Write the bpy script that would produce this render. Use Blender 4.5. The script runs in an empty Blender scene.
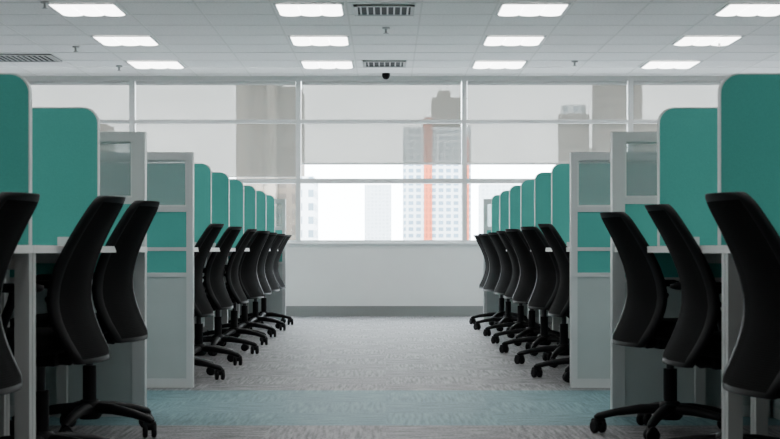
import bpy, math, random
from mathutils import Vector, Matrix
random.seed(4)
C = bpy.context.scene.collection

# ---------------------------------------------------------------- materials
def newmat(name):
    m = bpy.data.materials.new(name); m.use_nodes = True
    nt = m.node_tree; b = nt.nodes['Principled BSDF']
    return m, nt, b
def simple(name, col, rough=0.5, metal=0.0, spec=0.5, noise=0.0, nscale=40, bump=0.0):
    m, nt, b = newmat(name)
    b.inputs['Roughness'].default_value = rough
    b.inputs['Metallic'].default_value = metal
    b.inputs['Specular IOR Level'].default_value = spec
    b.inputs['Base Color'].default_value = (*col, 1)
    if noise > 0 or bump > 0:
        tc = nt.nodes.new('ShaderNodeTexCoord'); n = nt.nodes.new('ShaderNodeTexNoise')
        n.inputs['Scale'].default_value = nscale; n.inputs['Detail'].default_value = 4
        nt.links.new(tc.outputs['Object'], n.inputs['Vector'])
        if noise > 0:
            r = nt.nodes.new('ShaderNodeValToRGB')
            r.color_ramp.elements[0].position = .3; r.color_ramp.elements[1].position = .7
            r.color_ramp.elements[0].color = (*[c*(1-noise) for c in col], 1)
            r.color_ramp.elements[1].color = (*[min(1, c*(1+noise)) for c in col], 1)
            nt.links.new(n.outputs['Fac'], r.inputs['Fac']); nt.links.new(r.outputs['Color'], b.inputs['Base Color'])
        if bump > 0:
            bp = nt.nodes.new('ShaderNodeBump'); bp.inputs['Strength'].default_value = bump
            bp.inputs['Distance'].default_value = .002
            nt.links.new(n.outputs['Fac'], bp.inputs['Height']); nt.links.new(bp.outputs['Normal'], b.inputs['Normal'])
    return m

M = {}
M['teal'] = simple('teal_fabric', (.10,.44,.39), .9, spec=.15, noise=.08, nscale=350, bump=.3)
M['edge'] = simple('screen_edge_trim', (.70,.74,.73), .5)
M['alu'] = simple('light_grey_frame', (.58,.61,.61), .45, noise=.02, nscale=5)
M['panelw'] = simple('pale_laminate', (.43,.49,.485), .5, noise=.03, nscale=6)
M['desk'] = simple('desk_laminate', (.78,.79,.77), .4, noise=.03, nscale=8)
M['legs'] = simple('desk_leg_paint', (.50,.52,.51), .45)
M['black'] = simple('black_plastic', (.006,.006,.007), .55, spec=.2)
M['blackfab'] = simple('black_seat_fabric', (.008,.008,.009), .95, spec=.1, noise=.3, nscale=300, bump=.4)
M['chrome'] = simple('dark_steel', (.06,.06,.065), .4, metal=.8)
M['wall'] = simple('white_wall_paint', (.80,.80,.79), .8, noise=.02, nscale=3)
M['base'] = simple('baseboard_grey', (.25,.25,.25), .6)
M['mull'] = simple('window_frame_paint', (.70,.71,.71), .5)
M['ventdark'] = simple('vent_shadow_black', (.02,.02,.02), .8)
M['vent'] = simple('vent_metal', (.42,.42,.42), .5)
M['tgrid'] = simple('ceiling_grid_metal', (.70,.70,.69), .6)

m, nt, b = newmat('black_mesh_weave')
tc = nt.nodes.new('ShaderNodeTexCoord'); ch = nt.nodes.new('ShaderNodeTexBrick')
ch.inputs['Scale'].default_value = 1; ch.inputs['Brick Width'].default_value=.008; ch.inputs['Row Height'].default_value=.006
ch.inputs['Mortar Size'].default_value=.0012
ch.inputs['Color1'].default_value=(.004,.004,.004,1); ch.inputs['Color2'].default_value=(.006,.006,.006,1); ch.inputs['Mortar'].default_value=(.012,.012,.0125,1)
sp = nt.nodes.new('ShaderNodeSeparateXYZ'); cb = nt.nodes.new('ShaderNodeCombineXYZ')
nt.links.new(tc.outputs['Object'], sp.inputs[0]); nt.links.new(sp.outputs['Y'], cb.inputs['X']); nt.links.new(sp.outputs['Z'], cb.inputs['Y'])
nt.links.new(cb.outputs[0], ch.inputs['Vector']); nt.links.new(ch.outputs['Color'], b.inputs['Base Color'])
b.inputs['Roughness'].default_value=.95; b.inputs['Specular IOR Level'].default_value=.06
M['mesh'] = m

def glassmat(name, tint, gfac, gcol=(.8,.8,.8), rough=.05):
    m, nt, b = newmat(name)
    nt.nodes.remove(b); out = nt.nodes['Material Output']
    t = nt.nodes.new('ShaderNodeBsdfTransparent'); t.inputs[0].default_value = (*tint,1)
    g = nt.nodes.new('ShaderNodeBsdfGlossy'); g.inputs['Roughness'].default_value = rough; g.inputs['Color'].default_value=(*gcol,1)
    mx = nt.nodes.new('ShaderNodeMixShader'); mx.inputs[0].default_value = gfac
    nt.links.new(t.outputs[0], mx.inputs[1]); nt.links.new(g.outputs[0], mx.inputs[2]); nt.links.new(mx.outputs[0], out.inputs[0])
    return m
M['glass'] = glassmat('window_glass', (.96,.98,.98), .03)
m, nt, b = newmat('frosted_partition_glass'); out = nt.nodes['Material Output']
b.inputs['Base Color'].default_value=(.42,.47,.47,1); b.inputs['Roughness'].default_value=.12
t = nt.nodes.new('ShaderNodeBsdfTransparent'); t.inputs[0].default_value=(.9,.95,.95,1)
mx = nt.nodes.new('ShaderNodeMixShader'); mx.inputs[0].default_value=.42
nt.links.new(t.outputs[0], mx.inputs[1]); nt.links.new(b.outputs[0], mx.inputs[2]); nt.links.new(mx.outputs[0], out.inputs[0])
M['pglass'] = m
# roller blind fabric
m, nt, b = newmat('sunscreen_blind_fabric'); out = nt.nodes['Material Output']; nt.nodes.remove(b)
t = nt.nodes.new('ShaderNodeBsdfTransparent'); t.inputs[0].default_value=(1,.98,.94,1)
d = nt.nodes.new('ShaderNodeBsdfDiffuse'); d.inputs[0].default_value=(.32,.315,.295,1)
tl = nt.nodes.new('ShaderNodeBsdfTranslucent'); tl.inputs[0].default_value=(.014,.0135,.012,1)
a = nt.nodes.new('ShaderNodeAddShader'); mx = nt.nodes.new('ShaderNodeMixShader')
tc = nt.nodes.new('ShaderNodeTexCoord'); n = nt.nodes.new('ShaderNodeTexNoise'); n.inputs['Scale'].default_value=1.5
mr = nt.nodes.new('ShaderNodeMapRange'); mr.inputs['To Min'].default_value=.945; mr.inputs['To Max'].default_value=.92
nt.links.new(tc.outputs['Object'], n.inputs['Vector']); nt.links.new(n.outputs['Fac'], mr.inputs['Value'])
nt.links.new(mr.outputs[0], mx.inputs[0])
nt.links.new(d.outputs[0], a.inputs[0]); nt.links.new(tl.outputs[0], a.inputs[1])
nt.links.new(t.outputs[0], mx.inputs[1]); nt.links.new(a.outputs[0], mx.inputs[2]); nt.links.new(mx.outputs[0], out.inputs[0])
M['blind'] = m
# lamp
m, nt, b = newmat('lamp_diffuser'); b.inputs['Emission Color'].default_value=(1,.99,.98,1); b.inputs['Emission Strength'].default_value=9
b.inputs['Base Color'].default_value=(.8,.8,.8,1); M['lamp']=m

# carpet
def mathn(nt, op, a=None, b=None):
    n = nt.nodes.new('ShaderNodeMath'); n.operation = op
    for i, v in enumerate((a, b)):
        if v is None: continue
        if isinstance(v, (int, float)): n.inputs[i].default_value = v
        else: nt.links.new(v, n.inputs[i])
    return n.outputs[0]
m, nt, b = newmat('carpet_tiles')
tc = nt.nodes.new('ShaderNodeTexCoord')
def noisex(scale, vec, detail=3):
    mp = nt.nodes.new('ShaderNodeMapping'); mp.inputs['Scale'].default_value = vec
    nt.links.new(tc.outputs['Object'], mp.inputs['Vector'])
    n = nt.nodes.new('ShaderNodeTexNoise'); n.inputs['Scale'].default_value = scale; n.inputs['Detail'].default_value = detail
    nt.links.new(mp.outputs[0], n.inputs['Vector']); return n.outputs['Fac']
na = noisex(1, (7, 32, 1), 5); nb = noisex(1, (64, 4, 1), 5); nf = noisex(75, (1,1,1), 3)
chk = nt.nodes.new('ShaderNodeTexChecker'); chk.inputs['Scale'].default_value = 2.0
nt.links.new(tc.outputs['Object'], chk.inputs['Vector'])
mixf = nt.nodes.new('ShaderNodeMix'); mixf.data_type='FLOAT'
nt.links.new(chk.outputs['Fac'], mixf.inputs[0]); nt.links.new(na, mixf.inputs[2]); nt.links.new(nb, mixf.inputs[3])
v = mathn(nt,'ADD', mathn(nt,'MULTIPLY', mixf.outputs[0], .55), mathn(nt,'MULTIPLY', nf, .45))
v = mathn(nt,'ADD', v, mathn(nt,'MULTIPLY', mathn(nt,'SUBTRACT', chk.outputs['Fac'], .5), .012))
r1 = nt.nodes.new('ShaderNodeValToRGB'); r1.color_ramp.elements[0].position=.41; r1.color_ramp.elements[1].position=.59
r1.color_ramp.elements[0].color=(.078,.077,.080,1); r1.color_ramp.elements[1].color=(.30,.293,.300,1)
r2 = nt.nodes.new('ShaderNodeValToRGB'); r2.color_ramp.elements[0].position=.38; r2.color_ramp.elements[1].position=.62
r2.color_ramp.elements[0].color=(.055,.125,.140,1); r2.color_ramp.elements[1].color=(.17,.30,.325,1)
nt.links.new(v, r1.inputs[0]); nt.links.new(v, r2.inputs[0])
s = nt.nodes.new('ShaderNodeSeparateXYZ'); nt.links.new(tc.outputs['Object'], s.inputs[0])
msk = mathn(nt,'MULTIPLY', mathn(nt,'GREATER_THAN', s.outputs['Y'], 6.50), mathn(nt,'LESS_THAN', s.outputs['Y'], 8.12))
mc = nt.nodes.new('ShaderNodeMix'); mc.data_type='RGBA'
nt.links.new(msk, mc.inputs[0]); nt.links.new(r1.outputs[0], mc.inputs[6]); nt.links.new(r2.outputs[0], mc.inputs[7])
nt.links.new(mc.outputs[2], b.inputs['Base Color']); b.inputs['Roughness'].default_value=.6; b.inputs['Specular IOR Level'].default_value=.4
bp = nt.nodes.new('ShaderNodeBump'); bp.inputs['Strength'].default_value=.4; bp.inputs['Distance'].default_value=.003
nt.links.new(v, bp.inputs['Height']); nt.links.new(bp.outputs[0], b.inputs['Normal'])
M['carpet']=m

# ceiling tiles
T = .615; GX = -.63-T/2; GY = 12.45-T/2; ZC = 2.765
m, nt, b = newmat('acoustic_ceiling_tiles')
tc = nt.nodes.new('ShaderNodeTexCoord')
n = nt.nodes.new('ShaderNodeTexNoise'); n.inputs['Scale'].default_value=60; n.inputs['Detail'].default_value=3
nt.links.new(tc.outputs['Object'], n.inputs['Vector'])
r = nt.nodes.new('ShaderNodeValToRGB'); r.color_ramp.elements[0].position=.35; r.color_ramp.elements[1].position=.55
r.color_ramp.elements[0].color=(.76,.76,.76,1); r.color_ramp.elements[1].color=(.86,.86,.86,1)
nt.links.new(n.outputs['Fac'], r.inputs[0]); nt.links.new(r.outputs[0], b.inputs['Base Color'])
b.inputs['Roughness'].default_value=.9
M['ceil']=m

# facades
def facade(name, wallc, winc, w, h, mort):
    m, nt, b = newmat(name)
    tc = nt.nodes.new('ShaderNodeTexCoord'); s = nt.nodes.new('ShaderNodeSeparateXYZ'); cb = nt.nodes.new('ShaderNodeCombineXYZ')
    nt.links.new(tc.outputs['Object'], s.inputs[0])
    nt.links.new(mathn(nt,'ADD', s.outputs['X'], s.outputs['Y']), cb.inputs['X']); nt.links.new(s.outputs['Z'], cb.inputs['Y'])
    br = nt.nodes.new('ShaderNodeTexBrick'); br.offset=0; br.inputs['Scale'].default_value=1
    br.inputs['Brick Width'].default_value=w; br.inputs['Row Height'].default_value=h; br.inputs['Mortar Size'].default_value=mort
    br.inputs['Color1'].default_value=(*winc,1); br.inputs['Color2'].default_value=(*[c*1.25 for c in winc],1); br.inputs['Mortar'].default_value=(*wallc,1)
    nt.links.new(cb.outputs[0], br.inputs['Vector']); nt.links.new(br.outputs['Color'], b.inputs['Base Color'])
    b.inputs['Roughness'].default_value=.8
    return m
M['facA'] = facade('facade_white_blue', (.56,.60,.62), (.14,.21,.27), 3.0, 2.6, .55)  # white and blue facade, colours lightened to paint in distance haze
M['facO'] = facade('facade_orange', (.55,.10,.035), (.28,.06,.03), 1.5, 2.6, .4)
M['facT'] = facade('facade_tan', (.24,.20,.16), (.12,.105,.09), 3.0, 3.2, .8)
M['facD'] = facade('facade_brown', (.17,.135,.105), (.10,.085,.07), 4.5, 3.2, .6)
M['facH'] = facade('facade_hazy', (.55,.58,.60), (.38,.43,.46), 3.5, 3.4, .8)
M['facW'] = facade('facade_white', (.66,.69,.71), (.15,.21,.25), 2.2, 2.6, .6)

# ---------------------------------------------------------------- mesh builder
class MB:
    def __init__(s): s.v=[]; s.f=[]; s.m=[]; s.sm=[]; s.mats=[]
    def mi(s, k):
        if k not in s.mats: s.mats.append(k)
        return s.mats.index(k)
    def add(s, vs, fs, k, smooth=False):
        o=len(s.v); s.v+= [tuple(p) for p in vs]; i=s.mi(k)
        for f in fs: s.f.append([o+a for a in f]); s.m.append(i); s.sm.append(smooth)
    def box(s, x0,x1,y0,y1,z0,z1,k):
        x0,x1=sorted((x0,x1)); y0,y1=sorted((y0,y1)); z0,z1=sorted((z0,z1))
        vs=[(x,y,z) for z in (z0,z1) for y in (y0,y1) for x in (x0,x1)]
        s.add(vs,[(0,2,3,1),(4,5,7,6),(0,1,5,4),(2,6,7,3),(0,4,6,2),(1,3,7,5)],k)
    def tube(s, pts, rad, k, n=10, flat=1.0):
        pts=[Vector(p) for p in pts]
        if not isinstance(rad,(list,tuple)): rad=[rad]*len(pts)
        vs=[]; fs=[]
        for i,p in enumerate(pts):
            a=pts[max(0,i-1)]; c=pts[min(len(pts)-1,i+1)]; t=(c-a).normalized()
            up=Vector((0,0,1)) if abs(t.z)<.95 else Vector((1,0,0))
            u=t.cross(up).normalized(); w=u.cross(t).normalized()
            for j in range(n):
                an=2*math.pi*j/n; vs.append(p+u*math.cos(an)*rad[i]+w*math.sin(an)*rad[i]*flat)
        for i in range(len(pts)-1):
            for j in range(n):
                j2=(j+1)%n; fs.append((i*n+j,i*n+j2,(i+1)*n+j2,(i+1)*n+j))
        s.add(vs,fs,k,True)
        s.add(vs[:n],[tuple(range(n))[::-1]],k); s.add(vs[-n:],[tuple(range(n))],k)
    def rings(s, rings, k, smooth=True):
        n=len(rings[0]); vs=[p for r in rings for p in r]; fs=[]
        for i in range(len(rings)-1):
            for j in range(n):
                j2=(j+1)%n; fs.append((i*n+j,i*n+j2,(i+1)*n+j2,(i+1)*n+j))
        fs.append(tuple(range(n))[::-1]); fs.append(tuple(range((len(rings)-1)*n,len(rings)*n)))
        s.add(vs,fs,k,smooth)
    def mesh(s, name, weld=False):
        me=bpy.data.meshes.new(name); me.from_pydata(s.v,[],s.f)
        for k in s.mats: me.materials.append(M[k])
        me.polygons.foreach_set('material_index', s.m); me.polygons.foreach_set('use_smooth', s.sm)
        import bmesh
        bm=bmesh.new(); bm.from_mesh(me); bmesh.ops.recalc_face_normals(bm, faces=bm.faces); bm.to_mesh(me); bm.free()
        me.update(); return me
    def obj(s, name, loc=(0,0,0), bevel=0):
        o=bpy.data.objects.new(name, s.mesh(name)); o.location=loc; C.objects.link(o)
        if bevel:
            b=o.modifiers.new('bevel','BEVEL'); b.width=bevel; b.segments=2; b.limit_method='ANGLE'
        return o
def inst(name, me, loc, rz=0, sc=(1,1,1)):
    o=bpy.data.objects.new(name, me); o.location=loc; o.rotation_euler=(0,0,rz); o.scale=sc; C.objects.link(o); return o

# ---------------------------------------------------------------- room shell
XL,XR,YB,YW = -8.69,8.59,-3.0,17.3
SP=1.92
b=MB(); b.box(XL-.2,XR+.2,YB-.2,YW+.3,-.1,0,'carpet'); b.obj('floor')
b=MB(); b.box(XL-.2,XR+.2,YB-.2,YW+.3,ZC,ZC+.1,'ceil'); b.obj('ceiling')
b=MB(); b.box(XL-.2,XL,YB,YW+.3,0,ZC,'wall'); b.obj('wall_left')
b=MB(); b.box(XR,XR+.2,YB,YW+.3,0,ZC,'wall'); b.obj('wall_right')
b=MB(); b.box(XL-.2,XR+.2,YB-.2,YB,0,ZC,'wall'); b.obj('wall_back')
b=MB(); b.box(XL,XR,YW,YW+.3,0,.82,'wall'); b.obj('wall_front')
b=MB(); b.box(XL,XR,YW-.012,YW,0,.115,'base'); b.obj('baseboard_front')
b=MB(); b.box(XL,XR,YW-.025,YW+.3,.82,.85,'mull'); b.obj('trim_sill', bevel=.004)
b=MB()
x=GX-13*T
while x<XR:
    if x>XL: b.box(x-.008,x+.008,YB,YW,ZC-.003,ZC+.001,'tgrid')
    x+=T
y=GY-25*T
while y<YW:
    if y>YB: b.box(XL,XR,y-.008,y+.008,ZC-.0034,ZC+.001,'tgrid')
    y+=T
b.obj('trim_ceiling_grid')
mx=[-1.014+SP*k for k in range(-4,6)]
for i in range(len(mx)-1):
    a,c=mx[i],mx[i+1]; b=MB(); w=.028
    b.box(a,a+w,YW,YW+.13,.85,ZC,'mull'); b.box(c-w,c,YW,YW+.13,.85,ZC,'mull')
    b.box(a+w,c-w,YW+.01,YW+.13,.85,.875,'mull'); b.box(a+w,c-w,YW+.01,YW+.13,ZC-.05,ZC,'mull')
    b.box(a+w,c-w,YW+.01,YW+.13,1.53,1.585,'mull'); b.box(a+w,c-w,YW+.01,YW+.13,2.225,2.265,'mull')
    for z0,z1 in ((.875,1.53),(1.585,2.225),(2.265,ZC-.05)):
        b.box(a+w,c-w,YW+.11,YW+.116,z0,z1,'glass')
    wo=b.obj('window_%d'%(i+1))
    b=MB(); bot = 1.60 if c<-.9 else 1.76
    yy=YW+.09
    segs=[(2.265,ZC-.052)]
    lo=max(bot,1.586)
    segs.append((lo,2.224))
    for z0,z1 in segs: 
        b.add([(a+w+.006,yy,z0),(c-w-.006,yy,z0),(c-w-.006,yy,z1),(a+w+.006,yy,z1)],[(0,1,2,3)],'blind')
    b.box(a+w+.006,c-w-.006,yy-.008,yy+.008,lo-.012 if lo>1.6 else lo,lo+.012,'mull')
    b.tube([(a+w+.01,yy-.03,ZC-.075),(c-w-.01,yy-.03,ZC-.075)],.022,'mull')
    b.obj('roller_blind').parent=wo

# ---------------------------------------------------------------- ceiling fixtures
b=MB(); h=.285
for (x0,x1,y0,y1) in ((-h,h,-h,-h+.02),(-h,h,h-.02,h),(-h,-h+.02,-h+.02,h-.02),(h-.02,h,-h+.02,h-.02)): b.box(x0,x1,y0,y1,-.010,0,'alu')
for cx in (-.177,0,.177):
    rings=[]
    for yy in (-h+.012,h-.012):
        rings.append([(cx+.088*math.cos(t),yy,-.006-.013*math.sin(t)) for t in [math.pi*j/10 for j in range(11)]])
    b.rings(rings,'lamp',True)
for j in range(1,8):
    yy=-h+.57*j/8; 
    b.box(-h+.02,h-.02,yy-.002,yy+.002,-.008,-.001,'alu')
lampmesh=b.mesh('ceiling_light_panel')
for ix in range(-3,5):
    for iy in range(-5,3):
        if ix==-2 and iy==2: continue
        inst('ceiling_light_panel', lampmesh, (-.63+3*T*ix,12.45+3*T*iy,ZC-.0035))
def vent(x,y,w,d):
    b=MB(); b.box(-w/2,w/2,-d/2,d/2,-.004,0,'ventdark')
    for a in ((-w/2,w/2,-d/2,-d/2+.03),(-w/2,w/2,d/2-.03,d/2),(-w/2,-w/2+.03,-d/2,d/2),(w/2-.03,w/2,-d/2,d/2)):
        b.box(*a,-.014,-.001,'vent')
    n=int(w/.055)
    for i in range(1,n): 
        xx=-w/2+w*i/n; b.box(xx-.007,xx+.007,-d/2+.03,d/2-.03,-.012,-.004,'vent')
    b.obj('ceiling_air_vent',(x,y,ZC-.0035))
vent(-.015,12.5,.5,.5); vent(-.015,16.1,.46,.5); vent(-3.9,15.6,.95,.55); vent(-.015,8.8,.5,.5)
b=MB(); b.tube([(0,0,0),(0,0,-.012)],.035,'vent',14); b.tube([(0,0,-.012),(0,0,-.05)],.012,'vent',10); b.tube([(0,0,-.05),(0,0,-.054)],.024,'vent',12)
spm=b.mesh('ceiling_sprinkler')
for x,y in ((-2.75,12.1),(0,13.5),(-3.05,14.75),(3.2,14.4),(2.0,15.9),(-2.9,16.3)): inst('ceiling_sprinkler',spm,(x,y,ZC-.003))
b=MB(); b.tube([(0,0,0),(0,0,-.03)],.045,'black',20)
rs=[]
for j in range(6):
    t=j/5*math.pi/2*.95; rs.append([(.042*math.cos(t)*math.cos(a),.042*math.cos(t)*math.sin(a),-.03-.04*math.sin(t)) for a in [2*math.pi*q/20 for q in range(20)]])
b.rings(rs,'black'); b.obj('dome_security_camera',(0,17.0,ZC-.003))

# ---------------------------------------------------------------- office chair
def chair_mesh():
    b=MB()
    prof=[(.365,-.212),(.40,-.200),(.45,-.172),(.50,-.148),(.56,-.132),(.62,-.134),(.68,-.150),(.74,-.176),(.80,-.208),(.85,-.238),(.89,-.263),(.915,-.279)]
    def px(z):
        for (z0,x0),(z1,x1) in zip(prof,prof[1:]):
            if z<=z1+1e-6: 
                t=max(0,(z-z0)/(z1-z0)); return x0+(x1-x0)*t
        return prof[-1][1]
    def hw(z):
        t=(z-.365)/.55
        w=.200+.03*math.sin(min(1,t/.3)*math.pi/2) if t<.3 else .230-.075*((t-.3)/.7)**1.2
        r=.045
        if z>.915-r: w-= r-math.sqrt(max(0,r*r-(z-(.915-r))**2))
        if z<.365+r: w-= r-math.sqrt(max(0,r*r-((.365+r)-z)**2))
        return w
    NU=12; zs=[.365+.004,.372,.385,.40]+[.42+.03*i for i in range(15)]+[.865,.88,.893,.903,.911,.9145]
    zs=sorted(set(zs))
    F=[];B=[]
    for z in zs:
        for i in range(NU+1):
            u=-1+2*i/NU; y=u*hw(z); c=.030*u*u
            ex=.011 if abs(u)>.8 or z>.885 or z<.39 else .005
            x=px(z)+c
            F.append((x+ex,y,z)); B.append((x-ex,y,z))
    n=NU+1; R=len(zs); N=len(F)
    fm=[];ff=[]
    for r in range(R-1):
        for i in range(NU):
            q=(r*n+i,r*n+i+1,(r+1)*n+i+1,(r+1)*n+i); q2=tuple(N+a for a in q[::-1])
            fr = i<1 or i>=NU-1 or zs[r]>.88 or zs[r]<.385
            (ff if fr else fm).extend([q,q2])
    for r in range(R-1):
        for i in (0,NU): ff.append((r*n+i,(r+1)*n+i,N+(r+1)*n+i,N+r*n+i))
    for r in (0,R-1):
        for i in range(NU): ff.append((r*n+i,r*n+i+1,N+r*n+i+1,N+r*n+i))
    o=len(b.v); b.v+=F+B
    for lst,k in ((fm,'mesh'),(ff,'black')):
        mi=b.mi(k)
        for f in lst: b.f.append([o+a for a in f]); b.m.append(mi); b.sm.append(True)
    b.tube([(px(.58)+.016+.030*(u*u),u*.20,.58) for u in [-1,-.6,-.2,.2,.6,1]],.011,'black',8)
    b.tube([(-.02,0,.385),(-.10,0,.378),(-.140,0,.40),(-.122,0,.48),(-.108,0,.59)],[.026,.026,.022,.018,.014],'black',10,1)
    rings=[]
    for z,sx,sy in ((.395,.17,.18),(.40,.205,.215),(.415,.225,.235),(.445,.228,.24),(.462,.218,.23),(.470,.19,.20),(.472,.12,.13)):
        ring=[]
        for j in range(36):
            a=2*math.pi*j/36; c,s_=math.cos(a),math.sin(a); e=.55
            x=.10+sx*math.copysign(abs(c)**e,c); y=sy*math.copysign(abs(s_)**e,s_)
            dz=-.03*max(0,(x-.20)/.13)**2
            ring.append((x,y,z+dz))
        rings.append(ring)
    b.rings(rings,'blackfab')
    b.box(-.07,.15,-.07,.07,.355,.397,'black')
    b.tube([(.08,.06,.375),(.08,.2,.372),(.08,.25,.365)],.007,'black',8)
    b.tube([(0,0,.24),(0,0,.36)],.016,'chrome',14); b.tube([(0,0,.10),(0,0,.27)],.028,'black',16)
    b.tube([(0,0,.06),(0,0,.075),(0,0,.12),(0,0,.135)],[.04,.052,.052,.036],'black',18)
    for q in range(5):
        a=2*math.pi*q/5+.35; c,s_=math.cos(a),math.sin(a)
        b.tube([(c*.03,s_*.03,.105),(c*.12,s_*.12,.102),(c*.22,s_*.22,.088),(c*.295,s_*.295,.07),(c*.31,s_*.31,.062)],[.030,.027,.022,.019,.012],'black',10,.75)
        cx,cy=c*.295,s_*.295; ca=a+.6; u=Vector((math.cos(ca),math.sin(ca),0))
        b.tube([(cx,cy,.03),(cx,cy,.07)],.008,'chrome',8)
        for sg in (-1,1):
            p=Vector((cx,cy,.028)); b.tube([p+u*sg*.007,p+u*sg*.012,p+u*sg*.024,p+u*sg*.028],[.022,.028,.028,.022],'black',16)
        b.tube([(cx-u.x*.026,cy-u.y*.026,.045),(cx+u.x*.026,cy+u.y*.026,.045)],.018,'black',10)
    for sg in (-1,1):
        b.tube([(.07,sg*.10,.388),(.07,sg*.22,.388),(.06,sg*.262,.42),(.04,sg*.27,.50),(.01,sg*.27,.575),(.0,sg*.27,.61)],[.016,.016,.017,.016,.015,.016],'black',10)
        rings=[]
        for z,k in ((.603,.8),(.61,1),(.625,1),(.632,.8)):
            rings.append([(.02+ (.115*k)*math.copysign(abs(math.cos(t))**.6,math.cos(t)), sg*.265+(.032*k)*math.copysign(abs(math.sin(t))**.7,math.sin(t)), z) for t in [2*math.pi*j/20 for j in range(20)]])
        b.rings(rings,'black')
    return b.mesh('office_chair')
chm=chair_mesh()

# ---------------------------------------------------------------- workstations
def rounded_screen(W,H,th,r=.058):
    out=[(0,0)]+[(W,0)]
    for cx,cz,a0 in ((W-r,H-r,0),(r,H-r,90)):
        for j in range(9):
            a=math.radians(a0+90*j/8); out.append((cx+r*math.cos(a),cz+r*math.sin(a)))
    n=len(out); b=MB()
    vs=[(x,-th/2,z) for x,z in out]+[(x,th/2,z) for x,z in out]
    b.add(vs,[tuple(range(n)),tuple(range(n,2*n))[::-1]],'teal')
    cx,cz=W/2,H/2
    o2=[(x+(.004 if x>cx else -.004), z+(.004 if z>cz else 0)) for x,z in out]
    vs=[(x,-th/2-.001,z) for x,z in out]+[(x,th/2+.001,z) for x,z in out]+[(x,-th/2-.001,z) for x,z in o2]+[(x,th/2+.001,z) for x,z in o2]
    fs=[]
    for j in range(n):
        k=(j+1)%n
        fs+= [(2*n+j,2*n+k,3*n+k,3*n+j),(j,k,2*n+k,2*n+j),(n+j,3*n+j,3*n+k,n+k)]
    b.add(vs,fs,'edge')
    for xx in (.12,W-.12): b.box(xx-.03,xx+.03,-th/2-.008,th/2+.008,0,.035,'alu')
    return b.mesh('desk_privacy_screen')
ZD=.775
scm=rounded_screen(.70,1.30-ZD,.03)

def partition(width, post, name='cubicle_partition'):
    b=MB(); t=.03; H=1.30; W=width
    b.box(0,post,-t,t,0,H,'alu'); b.box(W-.04,W,-t,t,0,H,'alu')
    x0,x1=post,W-.04
    b.box(x0,x1,-t,t,H-.045,H,'alu')
    b.box(x0,x1,-t,t,.97,1.0,'alu')
    b.box(x0,x1,-.005,.005,1.0,H-.045,'pglass')
    for (a,c,z0,z1) in ((x0,x0+.008,1.0,H-.045),(x1-.008,x1,1.0,H-.045),(x0+.008,x1-.008,1.0,1.008),(x0+.008,x1-.008,H-.053,H-.045)):
        b.box(a,c,-.02,.02,z0,z1,'edge')
    b.box(x0,x1,-t+.005,t-.005,.775,.97,'teal')
    b.box(x0,x1,-t,t,.755,.775,'alu')
    b.box(x0,x1,-t+.005,t-.005,.635,.755,'teal')
    b.box(x0,x1,-t,t,.612,.635,'alu')
    b.box(x0,x1,-t+.005,t-.005,.05,.612,'panelw')
    b.box(x0,x1,-t,t,0,.05,'alu')
    return b.mesh(name)
pA=partition(.80,.058); pB=partition(.80,.036)

def desk(L, l0, l1):
    b=MB(); D=.70
    b.box(0,D,-L/2,L/2,ZD-.025,ZD,'desk')
    for yy,li in ((-L/2+.022,l0),(L/2-.022,l1)):
        b.box(li,li+.045,yy-.02,yy+.02,0,ZD-.025,'legs'); b.box(D-.05,D-.005,yy-.02,yy+.02,0,ZD-.025,'legs')
        b.box(li+.045,D-.05,yy-.015,yy+.015,ZD-.075,ZD-.025,'legs')
    b.box(D-.03,D-.012,-L/2+.05,L/2-.05,.30,ZD-.025,'panelw')
    return b.mesh('office_desk')

near=[3.55,4.63,5.73]; P1=6.87; P2=8.30
far=[9.42+1.075*i for i in range(6)]; PE=15.87
sides=[(-1,-1.088,-1.235),(1,1.043,1.175)]
nearch={-1:[(3.02,-1.24,10,1),(4.12,-1.245,5,1.0),(5.15,-1.185,5,1.03),(6.2,-1.225,9,1.05)],
         1:[(3.02,1.18,10,1),(4.12,1.170,7,1),(5.15,1.180,2,1),(6.2,1.175,9,1)]}
for sg,xe,xc in sides:
    rz=math.pi if sg<0 else 0
    pe = -1.10 if sg<0 else 1.032
    inst('cubicle_partition',pA,(pe,P1,0),rz); inst('cubicle_partition',pB,(-1.065 if sg<0 else 1.02,P2,0),rz)
    inst('cubicle_partition',pB,(-1.06 if sg<0 else 1.03,PE,0),rz)
    for y in near+far: inst('desk_privacy_screen',scm,((-1.10 if sg<0 else xe-(.012 if y<5 else 0)),y,ZD),rz)
    lines=[2.47]+near+[P1-.03]; l2=[P2+.03]+far+[PE-.03]
    for L in (lines,l2):
        for a,c in zip(L,L[1:]):
            la=.003 if abs(a-4.63)<.01 else .36; lc=.003 if abs(c-4.63)<.01 else .36
            if sg<0: la,lc=lc,la
            inst('office_desk',desk(c-a-.004,la,lc),(xe,(a+c)/2,0),rz)
    for a,c in ((2.47,P1-.03),(P2+.03,PE-.03)):
        b=MB(); x0=xe+sg*.715; x1=xe+sg*.755
        b.box(x0,x1,a,c,.05,.75,'panelw'); b.box(x0,x1,a,c,.75,1.26,'teal'); b.box(x0,x1,a,c,1.26,1.30,'alu'); b.box(x0,x1,a,c,0,.05,'alu')
        b.obj('spine_partition')
    for y,x,d,sz in nearch[sg]:
        th=math.radians(d); inst('office_chair',chm,(x,y,0), th if sg>0 else math.pi-th,(1,1,sz))
    for y in [8.88,9.98,11.05,12.13,13.2,14.28,15.32]:
        th=math.radians(random.uniform(2,16))
        x=xc+random.uniform(-.015,.015)
        inst('office_chair',chm,(x,y,0), th if sg>0 else math.pi-th)

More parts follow.
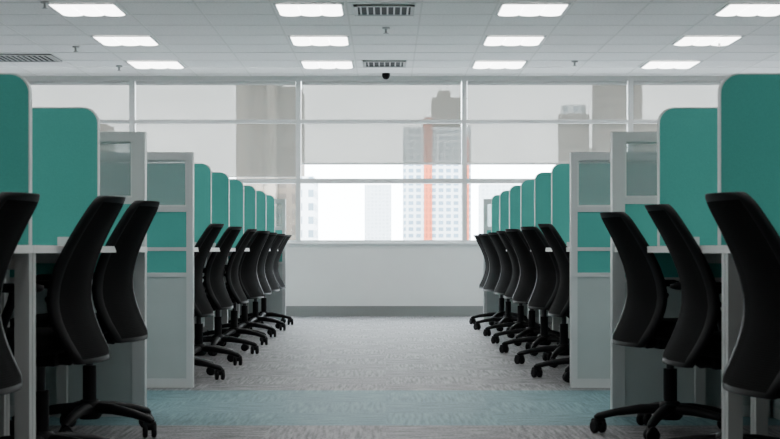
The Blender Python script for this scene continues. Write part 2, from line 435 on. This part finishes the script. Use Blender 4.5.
# ---------------------------------------------------------------- city outside
def tower(name,x0,x1,y,d,top,k,extra=()):
    b=MB(); cx=(x0+x1)/2
    b.box(x0-cx,x1-cx,0,d,-60,top,k)
    for (a,c,t,kk,yo) in extra: b.box(a-cx,c-cx,yo,d*.8,-60 if yo<0 else top,t,kk)
    b.obj(name,(cx,y,0))
tower('apartment_tower',7,34,600,25,50,'facA',[(15.2,18.4,54,'facO',-1.0),(31.6,33.2,46,'facO',-.8),(18.6,30,62,'facD',2),(21,26,65,'facT',4)])
tower('office_tower_tan',-30,-22,300,20,42,'facT',[(-26.5,-24.5,40,'facD',-.6)])
tower('office_tower_tan',-21.9,-17.5,305,18,34,'facD')
tower('white_apartment_block',-17.2,-14,290,20,15,'facW')
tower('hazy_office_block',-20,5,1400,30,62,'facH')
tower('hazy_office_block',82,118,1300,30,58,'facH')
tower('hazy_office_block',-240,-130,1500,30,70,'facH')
tower('office_tower_grey',64,80,520,20,36,'facT')
tower('office_tower_grey',118,170,700,20,60,'facT')
tower('office_tower_grey',-150,-105,560,20,48,'facT')
b=MB()
for cx,r,t in ((74,8,57),(60,5,47)):
    b.tube([(cx-70,0,-60),(cx-70,0,t-3)],r,'facD',28); b.tube([(cx-70,0,t-3),(cx-70,0,t)],r*.8,'facA',28)
b.obj('round_tower',(70,480,0))
b=MB(); b.box(-1500,1500,60,2500,-61,-60,'base'); b.obj('ground_city')

# ---------------------------------------------------------------- world
w=bpy.data.worlds.new('overcast_sky'); bpy.context.scene.world=w; w.use_nodes=True
nt=w.node_tree; bg=nt.nodes['Background']
tc=nt.nodes.new('ShaderNodeTexCoord'); s=nt.nodes.new('ShaderNodeSeparateXYZ'); r=nt.nodes.new('ShaderNodeValToRGB')
nt.links.new(tc.outputs['Generated'],s.inputs[0]); nt.links.new(s.outputs['Z'],r.inputs[0])
r.color_ramp.elements[0].color=(.93,.97,1,1); r.color_ramp.elements[1].color=(.80,.90,1,1)
nt.links.new(r.outputs[0],bg.inputs[0]); bg.inputs[1].default_value=19.0

# ---------------------------------------------------------------- camera
cam=bpy.data.cameras.new('camera'); co=bpy.data.objects.new('camera',cam); C.objects.link(co)
co.location=(0,0,.76); co.rotation_euler=(math.radians(90),0,0)
cam.sensor_width=36; cam.lens=36*1500/780
cam.shift_x=(390-386)/780; cam.shift_y=(250-219.5)/780
cam.clip_end=5000; cam.clip_start=.05
cam.dof.use_dof=True; cam.dof.focus_distance=15.0; cam.dof.aperture_fstop=11.0
bpy.context.scene.camera=co
